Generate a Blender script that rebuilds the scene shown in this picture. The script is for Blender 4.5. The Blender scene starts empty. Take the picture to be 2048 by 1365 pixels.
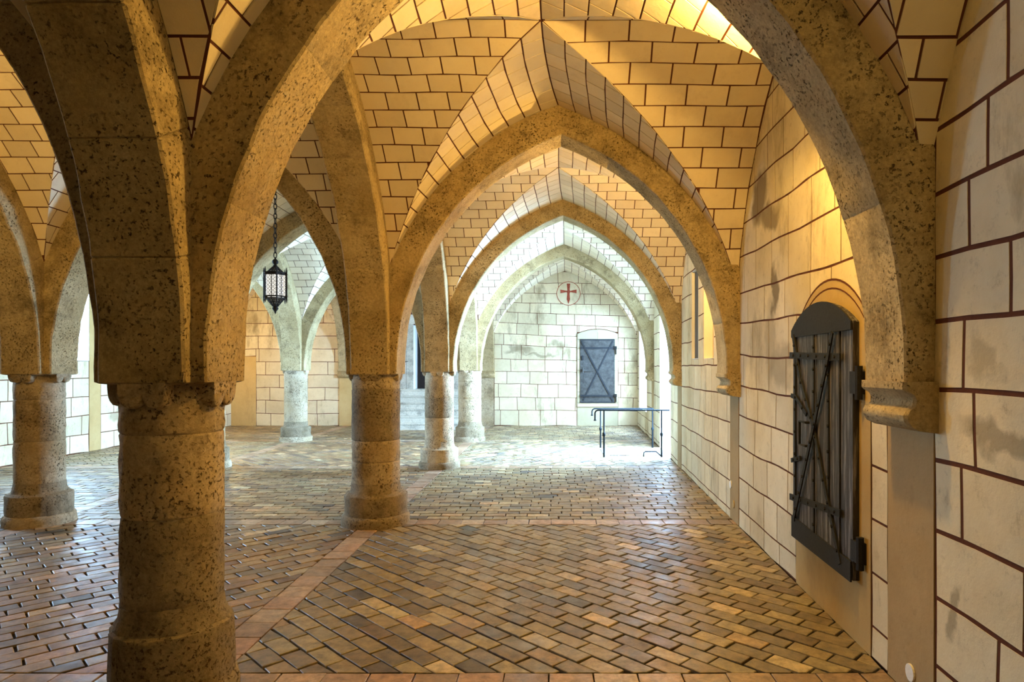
import bpy, math, random
from mathutils import Vector, noise
rnd = random.Random(7)
S = 1.65            # eye height in metres; every length below is in eye heights
F_PX = 1310.0
VX, VY = 1109.0, 735.0

# ------------------------------------------------------------------ camera
cam_d = bpy.data.cameras.new('camera')
cam = bpy.data.objects.new('camera', cam_d)
bpy.context.scene.collection.objects.link(cam)
cam.location = (0, 0, S)
cam.rotation_euler = (math.radians(90), 0, 0)
cam_d.sensor_width = 36.0
cam_d.lens = F_PX / 2048.0 * 36.0
cam_d.shift_x = -(VX - 1024.0) / 2048.0
cam_d.shift_y = (VY - 682.5) / 2048.0
cam_d.clip_start = 0.05
cam_d.clip_end = 200
bpy.context.scene.camera = cam

# ------------------------------------------------------------------ world
W = bpy.data.worlds.new('sky'); bpy.context.scene.world = W
W.use_nodes = True
bg = W.node_tree.nodes['Background']
bg.inputs[0].default_value = (0.72, 0.86, 1.0, 1)
bg.inputs[1].default_value = 6.0

def area(name, loc, rot, sx, sy, power, col, spread=180):
    l = bpy.data.lights.new(name, 'AREA'); l.shape = 'RECTANGLE'
    l.size = sx * S; l.size_y = sy * S; l.energy = power; l.color = col
    l.spread = math.radians(spread)
    o = bpy.data.objects.new(name, l); bpy.context.scene.collection.objects.link(o)
    o.location = [c * S for c in loc]; o.rotation_euler = [math.radians(r) for r in rot]
    return o
def lamp(name, loc, power, col, r=0.05):
    l = bpy.data.lights.new(name, 'POINT'); l.energy = power; l.color = col; l.shadow_soft_size = r
    o = bpy.data.objects.new(name, l); bpy.context.scene.collection.objects.link(o)
    o.location = [c * S for c in loc]
    return o
DAY = (0.36, 0.64, 1.0)
WARM = (1.0, 0.61, 0.15)
# daylight falling through the openings of the two long walls (rot about Y: 90 = shines to -X)
area('daylight_entrance', (1.72, 7.66, 1.45), (0, 68, 0), 1.2, 0.9, 900, DAY, 130)
area('daylight_window_right', (1.85, 10.3, 1.55), (0, 56, 0), 1.2, 1.1, 290, DAY, 140)
area('daylight_window_left_c', (-6.05, 5.2, 1.75), (0, -60, 0), 1.1, 1.0, 260, DAY)
area('daylight_window_left_d', (-6.05, 7.3, 1.75), (0, -60, 0), 1.1, 0.9, 600, DAY)
# warm lamps tucked behind the haunches of the arches, plus added fill lights
lamp('warm_lamp_door_bay', (.74, 2.26, 1.92), 22, WARM, 0.04)
lamp('warm_fill_door_bay_crown', (.52, 2.20, 2.27), 84, WARM, 0.05)  # added fill above the frame, carries most of this bay's brightness
lamp('warm_lamp_niche_bay', (.80, 4.50, 1.98), 85, WARM, 0.03)
lamp('warm_fill_middle_near', (-2.9, 2.6, 1.9), 34, WARM, 0.3)  # added fill out of view, brightens the left column and middle vault
lamp('warm_fill_left_far', (-5.1, 9.9, 1.3), 60, WARM, 0.06)  # fill added behind the nearest pier to warm the far left wall
lamp('warm_fill_camera_bay', (.45, 0.4, 2.2), 17, (1.0, .68, .20), 0.08)  # weak overhead fill, added out of view for the near bay

sc = bpy.context.scene
sc.view_settings.view_transform = 'Standard'
sc.view_settings.look = 'None'
sc.view_settings.gamma = 1.0
sc.view_settings.use_curve_mapping = False
sc.view_settings.exposure = 0.9

# ------------------------------------------------------------------ materials
def new_mat(name):
    m = bpy.data.materials.new(name); m.use_nodes = True
    nt = m.node_tree; return m, nt, nt.nodes, nt.links, nt.nodes['Principled BSDF']
def mix(nt, a, b, fac, mode='MIX'):
    n = nt.nodes.new('ShaderNodeMix'); n.data_type = 'RGBA'; n.blend_type = mode
    for sock, v in ((n.inputs[0], fac), (n.inputs[6], a), (n.inputs[7], b)):
        if isinstance(v, bpy.types.NodeSocket): nt.links.new(v, sock)
        elif isinstance(v, (int, float)): sock.default_value = v
        else: sock.default_value = (*v, 1)
    return n.outputs[2]
def noise_tex(nt, scale, detail=4, rough=0.6, vec=None):
    n = nt.nodes.new('ShaderNodeTexNoise'); n.inputs['Scale'].default_value = scale
    n.inputs['Detail'].default_value = detail; n.inputs['Roughness'].default_value = rough
    if vec is not None: nt.links.new(vec, n.inputs['Vector'])
    return n.outputs['Fac']
def ramp(nt, fac, stops):
    n = nt.nodes.new('ShaderNodeValToRGB'); nt.links.new(fac, n.inputs[0])
    e = n.color_ramp.elements
    while len(e) < len(stops): e.new(0.5)
    for el, (p, c) in zip(e, stops):
        el.position = p; el.color = (*c, 1) if not isinstance(c, (int, float)) else (c, c, c, 1)
    return n.outputs[0]
def position(nt, sc3=None):
    g = nt.nodes.new('ShaderNodeNewGeometry')
    if sc3 is None: return g.outputs['Position']
    v = nt.nodes.new('ShaderNodeVectorMath'); v.operation = 'MULTIPLY'
    nt.links.new(g.outputs['Position'], v.inputs[0]); v.inputs[1].default_value = sc3
    return v.outputs[0]
def attr(nt, name):
    a = nt.nodes.new('ShaderNodeAttribute'); a.attribute_name = name; return a.outputs['Fac']
def bump(nt, h, dist, strength, bsdf, prev=None):
    b = nt.nodes.new('ShaderNodeBump'); b.inputs['Distance'].default_value = dist
    b.inputs['Strength'].default_value = strength
    nt.links.new(h, b.inputs['Height'])
    if prev is not None: nt.links.new(prev, b.inputs['Normal'])
    nt.links.new(b.outputs[0], bsdf.inputs['Normal']); return b.outputs[0]

def stone_material(name, light, dark, pit, pit_amount=0.36, rough=0.9, tr=(.8, 1.08)):
    m, nt, N, L, b = new_mat(name)
    p = position(nt)
    c = mix(nt, light, dark, ramp(nt, noise_tex(nt, 1.7, 5, 0.65, p), [(0.35, 0.0), (0.68, 1.0)]))
    c = mix(nt, c, [x * 0.42 for x in dark], ramp(nt, noise_tex(nt, 2.9, 8, 0.78, p), [(0.50, 0.0), (0.66, 0.75)]))
    t = ramp(nt, attr(nt, 'tint'), [(0.0, tr[0]), (1.0, tr[1])])
    c = mix(nt, c, t, 1.0, 'MULTIPLY')
    g = ramp(nt, noise_tex(nt, 48.0, 5, 0.85, p), [(0.32, 0.66), (0.68, 1.22)])
    c = mix(nt, c, g, 1.0, 'MULTIPLY')
    pits = ramp(nt, noise_tex(nt, 52.0, 4, 0.65, p), [(pit_amount - 0.03, 1.0), (pit_amount + 0.035, 0.0)])
    reg = ramp(nt, noise_tex(nt, 2.6, 5, 0.65, p), [(0.40, 0.10), (0.58, 1.0)])
    pm = mix(nt, pits, reg, 1.0, 'MULTIPLY')
    c = mix(nt, c, pit, pm)
    L.new(c, b.inputs['Base Color']); b.inputs['Roughness'].default_value = rough
    b.inputs['Specular IOR Level'].default_value = 0.15
    inv = nt.nodes.new('ShaderNodeInvert'); L.new(pm, inv.inputs['Color'])
    n1 = bump(nt, inv.outputs[0], 0.010, 0.8, b)
    bump(nt, noise_tex(nt, 16.0, 8, 0.75, p), 0.016, 0.55, b, n1)
    return m

# old damp stains on the walls: centre, radii (eye heights), strength
BLOBS = [((1.145, 3.66, 1.95), (.3, .17, .20), .95), ((1.145, 3.48, 1.80), (.3, .22, .09), .8), ((1.14, 3.38, 1.38), (.3, .06, .15), .9),
         ((1.13, 3.25, 1.02), (.3, .22, .13), .5), ((1.13, 3.45, 1.12), (.3, .10, .30), .35),
         ((-.60, 11.2, 1.30), (.30, .3, .07), .6), ((-.25, 11.2, 1.22), (.35, .3, .04), .6), ((.03, 11.2, 1.40), (.2, .3, .06), .45),
         ((1.06, 1.55, .84), (.3, .22, .045), .6), ((1.05, 1.30, .45), (.3, .12, .07), .4), ((1.07, 1.77, .30), (.3, .035, .07), .6), ((1.05, 1.62, 1.02), (.3, .06, .05), .45),
         ((-5.53, 7.2, .35), (.3, .25, .08), .5), ((-5.53, 8.3, .4), (.3, .2, .1), .5)]
def plaster_material(name, light, dark, stain, amount=1.0, blobs=()):
    m, nt, N, L, b = new_mat(name)
    p = position(nt)
    c = mix(nt, light, dark, ramp(nt, noise_tex(nt, 1.3, 6, 0.65, p), [(0.40, 0.0), (0.72, 0.85)]))
    t = ramp(nt, attr(nt, 'tint'), [(0.0, 0.88), (1.0, 1.06)])
    c = mix(nt, c, t, 1.0, 'MULTIPLY')
    st = ramp(nt, noise_tex(nt, 1.1, 7, 0.72, position(nt, (1.4, 1.4, 0.55))), [(0.55, 0.0), (0.70, 0.75 * amount)])
    c = mix(nt, c, stain, st)
    sp = ramp(nt, noise_tex(nt, 11.0, 8, 0.85, p), [(0.55, 0.0), (0.72, 0.55 * amount)])
    c = mix(nt, c, stain, sp)
    if blobs:
        wn = nt.nodes.new('ShaderNodeTexNoise'); wn.inputs['Scale'].default_value = 3.5; wn.inputs['Detail'].default_value = 6
        L.new(p, wn.inputs['Vector'])
        ad = nt.nodes.new('ShaderNodeVectorMath'); ad.operation = 'MULTIPLY_ADD'
        L.new(wn.outputs['Color'], ad.inputs[0]); ad.inputs[1].default_value = (0.42, 0.42, 0.5); L.new(p, ad.inputs[2])
        for cen, rad, st_ in blobs:
            sb = nt.nodes.new('ShaderNodeVectorMath'); sb.operation = 'SUBTRACT'; L.new(ad.outputs[0], sb.inputs[0])
            sb.inputs[1].default_value = (cen[0] * S + .21, cen[1] * S + .21, cen[2] * S + .25)
            dv = nt.nodes.new('ShaderNodeVectorMath'); dv.operation = 'DIVIDE'; L.new(sb.outputs[0], dv.inputs[0])
            dv.inputs[1].default_value = [r * S for r in rad]
            ln = nt.nodes.new('ShaderNodeVectorMath'); ln.operation = 'LENGTH'; L.new(dv.outputs[0], ln.inputs[0])
            c = mix(nt, c, [x * .7 for x in stain], ramp(nt, ln.outputs['Value'], [(0.55, st_), (1.0, 0.0)]))
    L.new(c, b.inputs['Base Color']); b.inputs['Roughness'].default_value = 0.88
    b.inputs['Specular IOR Level'].default_value = 0.2
    bump(nt, noise_tex(nt, 7.0, 8, 0.7, p), 0.012, 0.45, b)
    return m

def plain_material(name, col, rough=0.7, metal=0.0, nscale=12.0, var=0.35, bd=0.004, spec=0.4):
    m, nt, N, L, b = new_mat(name)
    p = position(nt)
    c = mix(nt, col, [x * (1 - var) for x in col], ramp(nt, noise_tex(nt, nscale, 5, 0.7, p), [(0.35, 0.0), (0.65, 1.0)]))
    L.new(c, b.inputs['Base Color']); b.inputs['Roughness'].default_value = rough
    b.inputs['Metallic'].default_value = metal; b.inputs['Specular IOR Level'].default_value = spec
    bump(nt, noise_tex(nt, nscale * 3, 5, 0.7, p), bd, 0.6, b)
    return m

def brick_material(name, stops, rough=0.6):
    m, nt, N, L, b = new_mat(name)
    p = position(nt)
    c = ramp(nt, attr(nt, 'tint'), stops)
    red = attr(nt, 'red')
    c = mix(nt, c, mix(nt, c, (1.18, 0.88, 0.74), 1.0, 'MULTIPLY'), red)
    d = ramp(nt, noise_tex(nt, 14.0, 6, 0.75, p), [(0.34, 0.45), (0.62, 1.15)])
    c = mix(nt, c, d, 1.0, 'MULTIPLY')
    c = mix(nt, c, (0.30, 0.27, 0.23), ramp(nt, noise_tex(nt, 1.2, 5, 0.6, p), [(0.5, 0.0), (0.75, 0.35)]))
    L.new(c, b.inputs['Base Color'])
    r = ramp(nt, noise_tex(nt, 5.0, 4, 0.6, p), [(0.3, rough - 0.14), (0.7, rough + 0.15)])
    L.new(r, b.inputs['Roughness']); b.inputs['Specular IOR Level'].default_value = 0.6
    bump(nt, noise_tex(nt, 18.0, 4, 0.6, p), 0.004, 0.5, b)
    return m

def wood_material(name, a, bcol):
    m, nt, N, L, b = new_mat(name)
    g = noise_tex(nt, 6.0, 6, 0.7, position(nt, (6, 6, 0.35)))
    c = mix(nt, a, bcol, ramp(nt, g, [(0.49, 0.0), (0.68, 1.0)]))
    L.new(c, b.inputs['Base Color']); b.inputs['Roughness'].default_value = 0.6
    bump(nt, g, 0.006, 0.8, b)
    return m

M = {}
M['rib'] = stone_material('rib_limestone', (0.54, 0.425, 0.235), (0.37, 0.27, 0.125), (0.08, 0.05, 0.02), 0.395, tr=(.93, 1.03))
M['column'] = stone_material('column_limestone', (0.60, 0.49, 0.33), (0.42, 0.31, 0.17), (0.08, 0.05, 0.025), 0.405, tr=(.5, 1.12))
M['plaster'] = plaster_material('cream_plaster', (0.74, 0.65, 0.45), (0.57, 0.47, 0.29), (0.30, 0.235, 0.14), 1.2, BLOBS)
M['vault'] = plaster_material('vault_plaster', (0.80, 0.69, 0.50), (0.70, 0.57, 0.38), (0.48, 0.37, 0.23), 0.5)
M['ochre'] = plaster_material('ochre_plaster', (0.58, 0.42, 0.19), (0.46, 0.31, 0.12), (0.30, 0.20, 0.09), 0.7)
M['frame'] = plaster_material('frame_stone', (0.50, 0.45, 0.30), (0.43, 0.37, 0.24), (0.4, 0.33, 0.2), 0.5)
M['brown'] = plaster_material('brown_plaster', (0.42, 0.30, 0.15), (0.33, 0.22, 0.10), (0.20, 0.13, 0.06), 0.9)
M['joint'] = plain_material('red_joint_paint', (0.13, 0.045, 0.024), 0.85, nscale=6, var=0.25, spec=0.1)
M['grout'] = plain_material('dark_sand_grout', (0.03, 0.022, 0.014), 0.95, nscale=20, spec=0.1)
M['outer'] = plain_material('plain_render', (0.62, 0.58, 0.5), 0.9, nscale=3, var=0.15, spec=0.1)
M['reveal'] = plain_material('white_reveal_plaster', (0.86, 0.86, 0.84), 0.9, nscale=3, var=0.08, spec=0.1)
M['brick'] = brick_material('paving_brick', [(0.0, (0.07, 0.06, 0.05)), (0.15, (0.13, 0.095, 0.055)), (0.45, (0.22, 0.165, 0.085)),
                                             (0.75, (0.30, 0.235, 0.115)), (0.93, (0.42, 0.32, 0.17)), (1.0, (0.50, 0.41, 0.23))], 0.47)
M['border'] = brick_material('border_brick', [(0.0, (0.24, 0.16, 0.095)), (0.5, (0.34, 0.23, 0.14)), (1.0, (0.46, 0.35, 0.23))], 0.42)
M['iron'] = plain_material('black_iron', (0.018, 0.016, 0.014), 0.65, 0.1, nscale=30, spec=.25)
M['rail'] = plain_material('blue_black_painted_iron', (0.005, 0.011, 0.016), 0.6, 0.0, nscale=30, spec=.2)
M['sheet'] = plain_material('blue_grey_iron_sheet', (0.075, 0.075, 0.07), 0.6, 0.1, nscale=7, var=0.6, bd=0.01)
M['strap'] = plain_material('dark_iron_strap', (0.015, 0.02, 0.026), 0.6, 0.1, nscale=20)
M['wood'] = wood_material('weathered_black_wood', (0.022, 0.017, 0.015), (0.24, 0.23, 0.25))
M['stair'] = stone_material('pale_stair_stone', (0.66, 0.62, 0.52), (0.52, 0.48, 0.39), (0.2, 0.17, 0.13), 0.30)
M['white'] = plain_material('white_plastic', (0.85, 0.84, 0.80), 0.4, var=0.05)
M['cross'] = plain_material('faded_red_paint', (0.42, 0.10, 0.06), 0.85, nscale=25, var=0.45, spec=0.1)
M['gravel'] = plain_material('grey_gravel', (0.42, 0.42, 0.42), 0.9, nscale=60, var=0.6, bd=0.02)
M['dark'] = plain_material('doorway_darkness', (0.03, 0.018, 0.014), 0.9)  # shade inside the back doorway, as a near-black base colour
gm, gnt, gN, gL, gb = new_mat('milky_glass')
gb.inputs['Base Color'].default_value = (0.92, 0.92, 0.9, 1); gb.inputs['Roughness'].default_value = 0.4
gb.inputs['Emission Color'].default_value = (1.0, 0.97, 0.9, 1); gb.inputs['Emission Strength'].default_value = 0.6   # the lantern is lit
M['glass'] = gm

# ------------------------------------------------------------------ object helpers (all in eye heights)
C = bpy.context.scene.collection
LOC = {}
def wloc(o): return LOC.get(o.name, Vector((0, 0, 0))) if o is not None else Vector((0, 0, 0))
def empty(name, loc, label=None, cat=None, group=None, kind=None):
    o = bpy.data.objects.new(name, None); C.objects.link(o)
    o.location = Vector(loc) * S; LOC[o.name] = Vector(loc); o.empty_display_size = 0.1
    tag(o, label, cat, group, kind); return o
def tag(o, label=None, cat=None, group=None, kind=None):
    if label: o['label'] = label
    if cat: o['category'] = cat
    if group: o['group'] = group
    if kind: o['kind'] = kind
    return o
def obj(name, verts, faces, mat, parent=None, tints=None, reds=None, smooth=None, origin=None, kind=None):
    if origin is None:
        n = len(verts)
        xs = [v[0] for v in verts]; ys = [v[1] for v in verts]; zs = [v[2] for v in verts]
        origin = Vector(((min(xs) + max(xs)) / 2, (min(ys) + max(ys)) / 2, min(zs)))
    origin = Vector(origin)
    me = bpy.data.meshes.new(name)
    me.from_pydata([((v[0] - origin[0]) * S, (v[1] - origin[1]) * S, (v[2] - origin[2]) * S) for v in verts], [], faces)
    me.materials.append(M[mat] if isinstance(mat, str) else mat)
    if tints is None: tints = [rnd.random()] * len(faces)
    if len(me.polygons) == len(tints):
        a = me.attributes.new('tint', 'FLOAT', 'FACE'); a.data.foreach_set('value', tints)
        if reds is not None:
            a = me.attributes.new('red', 'FLOAT', 'FACE'); a.data.foreach_set('value', reds)
    if smooth is not None:
        me.shade_smooth(); me.set_sharp_from_angle(angle=math.radians(smooth))
    o = bpy.data.objects.new(name, me); C.objects.link(o)
    LOC[o.name] = origin
    o.location = (origin - wloc(parent)) * S
    if parent is not None: o.parent = parent
    if kind: o['kind'] = kind
    return o

class MB:
    """collects simple solids in one mesh"""
    def __init__(s): s.v = []; s.f = []
    def add(s, v, f):
        b = len(s.v); s.v += [Vector(x) for x in v]; s.f += [tuple(i + b for i in q) for q in f]; return s
    def box(s, x0, x1, y0, y1, z0, z1):
        return s.add([(x0, y0, z0), (x1, y0, z0), (x1, y1, z0), (x0, y1, z0), (x0, y0, z1), (x1, y0, z1), (x1, y1, z1), (x0, y1, z1)],
                     [(3, 2, 1, 0), (4, 5, 6, 7), (0, 1, 5, 4), (1, 2, 6, 5), (2, 3, 7, 6), (3, 0, 4, 7)])
    def tube(s, pts, r, n=8, caps=True, closed=False):
        pts = [Vector(p) for p in pts]; rings = []
        rr = r if isinstance(r, (list, tuple)) else [r] * len(pts)
        prev = None
        for i, p in enumerate(pts):
            if closed: d = (pts[(i + 1) % len(pts)] - pts[i - 1]).normalized()
            else: d = (pts[min(i + 1, len(pts) - 1)] - pts[max(i - 1, 0)]).normalized()
            if prev is None:
                a = Vector((0, 0, 1)) if abs(d.z) < 0.9 else Vector((1, 0, 0))
                prev = d.cross(a).normalized()
            u = (prev - d * prev.dot(d)).normalized(); w = d.cross(u); prev = u
            rings.append([p + (u * math.cos(2 * math.pi * k / n) + w * math.sin(2 * math.pi * k / n)) * rr[i] for k in range(n)])
        v = [x for ring in rings for x in ring]; f = []
        m = len(pts)
        for i in range(m if closed else m - 1):
            j = (i + 1) % m
            for k in range(n):
                k2 = (k + 1) % n; f.append((i * n + k, i * n + k2, j * n + k2, j * n + k))
        if caps and not closed:
            f.append(tuple(range(n - 1, -1, -1))); f.append(tuple((m - 1) * n + k for k in range(n)))
        return s.add(v, f)
    def lathe(s, cx, cy, prof, n=32, jit=0.0, sq=None):
        v = []; f = []
        for r, z in prof:
            for k in range(n):
                a = 2 * math.pi * k / n
                q = r
                if jit:
                    q += jit * noise.noise(Vector((cx * 7 + 6 * math.cos(a), cy * 7 + 6 * math.sin(a), z * 26)))
                v.append((cx + q * math.cos(a), cy + q * math.sin(a), z))
        m = len(prof)
        for i in range(m - 1):
            for k in range(n):
                k2 = (k + 1) % n; f.append((i * n + k, i * n + k2, (i + 1) * n + k2, (i + 1) * n + k))
        f.append(tuple(range(n - 1, -1, -1))); f.append(tuple((m - 1) * n + k for k in range(n)))
        return s.add(v, f)
    def prism(s, poly, ext):
        """poly: 3-D points in a plane, ext: vector"""
        n = len(poly); ext = Vector(ext)
        v = [Vector(p) for p in poly] + [Vector(p) + ext for p in poly]
        f = [tuple(range(n - 1, -1, -1)), tuple(range(n, 2 * n))] + [(i, (i + 1) % n, n + (i + 1) % n, n + i) for i in range(n)]
        return s.add(v, f)
    def out(s, name, mat, parent=None, smooth=None, kind=None, origin=None):
        return obj(name, s.v, s.f, mat, parent, smooth=smooth, kind=kind, origin=origin)

def proj(p):
    if p[1] < 0.05: return None
    return (VX + p[0] / p[1] * F_PX, VY - (p[2] - 1) / p[1] * F_PX)
def pxarea(pts):
    q = [proj(p) for p in pts]
    if any(a is None for a in q): return 0
    cx = sum(a[0] for a in q) / len(q); cy = sum(a[1] for a in q) / len(q)
    if not (-20 < cx < 2068 and -20 < cy < 1385): return 0
    return abs(sum(q[i][0] * q[(i + 1) % len(q)][1] - q[(i + 1) % len(q)][0] * q[i][1] for i in range(len(q)))) / 2

# ---- 2-D convex polygon tools
def clip(poly, a, b, c):
    """keep a*x+b*y+c >= 0"""
    out = []
    for i in range(len(poly)):
        p, q = poly[i], poly[(i + 1) % len(poly)]
        dp = a * p[0] + b * p[1] + c; dq = a * q[0] + b * q[1] + c
        if dp >= 0: out.append(p)
        if (dp > 0 and dq < 0) or (dp < 0 and dq > 0):
            t = dp / (dp - dq); out.append((p[0] + (q[0] - p[0]) * t, p[1] + (q[1] - p[1]) * t))
    return out
def area2(poly): return sum(poly[i][0] * poly[(i + 1) % len(poly)][1] - poly[(i + 1) % len(poly)][0] * poly[i][1] for i in range(len(poly))) / 2
def inset(poly, d):
    p = []
    for q in poly:
        if not p or abs(q[0] - p[-1][0]) + abs(q[1] - p[-1][1]) > 1e-4: p.append(q)
    if len(p) > 2 and abs(p[0][0] - p[-1][0]) + abs(p[0][1] - p[-1][1]) < 1e-4: p.pop()
    if len(p) < 3: return None
    if area2(p) < 0: p.reverse()
    r = list(p)
    n = len(p)
    for i in range(n):
        a, b = p[i], p[(i + 1) % n]
        ex, ey = b[0] - a[0], b[1] - a[1]; l = math.hypot(ex, ey)
        nx, ny = -ey / l, ex / l
        r = clip(r, nx, ny, -(nx * a[0] + ny * a[1]) - d)
        if len(r) < 3: return None
    if abs(area2(r)) < d * d * 4: return None
    return r

def emit(parent, name, pieces, mat, limit=300, minpx=80, stuff_name=None, chamfer=0.0):
    """pieces: list of (front points, unit normal towards the viewer, relief, tint, red)"""
    scored = []
    for i, pc in enumerate(pieces): scored.append((pxarea(pc[0]), i))
    scored.sort(reverse=True)
    single = [i for a, i in scored[:limit] if a > minpx]
    ss = set(single)
    def geo(pc):
        pts, nrm, rel, tint, red = pc
        n = len(pts); cen = sum(pts, Vector((0, 0, 0))) / n
        if chamfer:
            ring0 = []
            for p in pts:
                d = (cen - p); d = d.normalized() * chamfer * 1.4 if d.length > 1e-5 else d
                ring0.append(p + d)
            v = ring0 + [p - nrm * chamfer * 0.8 for p in pts] + [p - nrm * rel for p in pts]
            f = [tuple(range(n))] + [(n + i, n + (i + 1) % n, (i + 1) % n, i) for i in range(n)] \
                + [(2 * n + i, 2 * n + (i + 1) % n, n + (i + 1) % n, n + i) for i in range(n)]
        else:
            v = list(pts) + [p - nrm * rel for p in pts]
            f = [tuple(range(n))] + [(n + i, n + (i + 1) % n, (i + 1) % n, i) for i in range(n)]
        return v, f
    for i in single:
        v, f = geo(pieces[i])
        obj(name, v, f, mat, parent, tints=[pieces[i][3]] * len(f), reds=[pieces[i][4]] * len(f))
    V = []; Fc = []; T = []; R = []
    for i, pc in enumerate(pieces):
        if i in ss: continue
        v, f = geo(pc); b = len(V); V += v; Fc += [tuple(k + b for k in q) for q in f]
        T += [pc[3]] * len(f); R += [pc[4]] * len(f)
    if V: obj(stuff_name or name, V, Fc, mat, parent, tints=T, reds=R, kind='stuff')

def wobble(u, v, amp=0.006, k=3.2, seed=0.0):
    return (amp * noise.noise(Vector((u * k, v * k, seed))), amp * noise.noise(Vector((u * k, v * k, seed + 9.7))))

# ------------------------------------------------------------------ plan of the hall
YJ = [-0.33, 1.979, 4.226, 6.55, 8.91, 11.2]
def XW(y): return 1.013 + 0.0366 * y          # face of the right wall
XLW = -5.53                                    # face of the left wall
NX = [[XLW - 0.07] * 6, [-3.30, -3.30, -3.32, -3.45, -3.517, -3.56], [-1.151] * 6, [XW(y) + 0.07 for y in YJ]]
YB = YJ[5]
def node(i, j): return Vector((NX[i][j], YJ[j], 0))
ZS = 1.0; ZIMP = 0.957
RIB_W = 0.24; RISE = 1.49; WEB_RISE = 1.645

# web profile: height above springing for t = 1 (column axis) .. 0 (crown)
LW = 1.16
_RW = (LW * LW + WEB_RISE ** 2) / (2 * LW)
def FW(t):
    u = t * LW + (_RW - LW)
    return math.sqrt(max(0.0, _RW * _RW - u * u))
_tab = [(0.0, 0.0)]
for _k in range(1, 401):
    _t0, _t1 = (_k - 1) / 400, _k / 400
    _tab.append((_t1, _tab[-1][1] + math.hypot((_t1 - _t0) * LW, FW(_t1) - FW(_t0))))
STOT = _tab[-1][1]
def t_of_s(s):
    s = max(0, min(STOT, s)); lo, hi = 0, 400
    while hi - lo > 1:
        m = (lo + hi) // 2
        if _tab[m][1] < s: lo = m
        else: hi = m
    a, b = _tab[lo], _tab[hi]
    return a[0] + (b[0] - a[0]) * (s - a[1]) / max(1e-9, b[1] - a[1])
def s_of_t(t):
    k = min(399, int(t * 400)); a, b = _tab[k], _tab[k + 1]
    return a[1] + (b[1] - a[1]) * (t * 400 - k)

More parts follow.
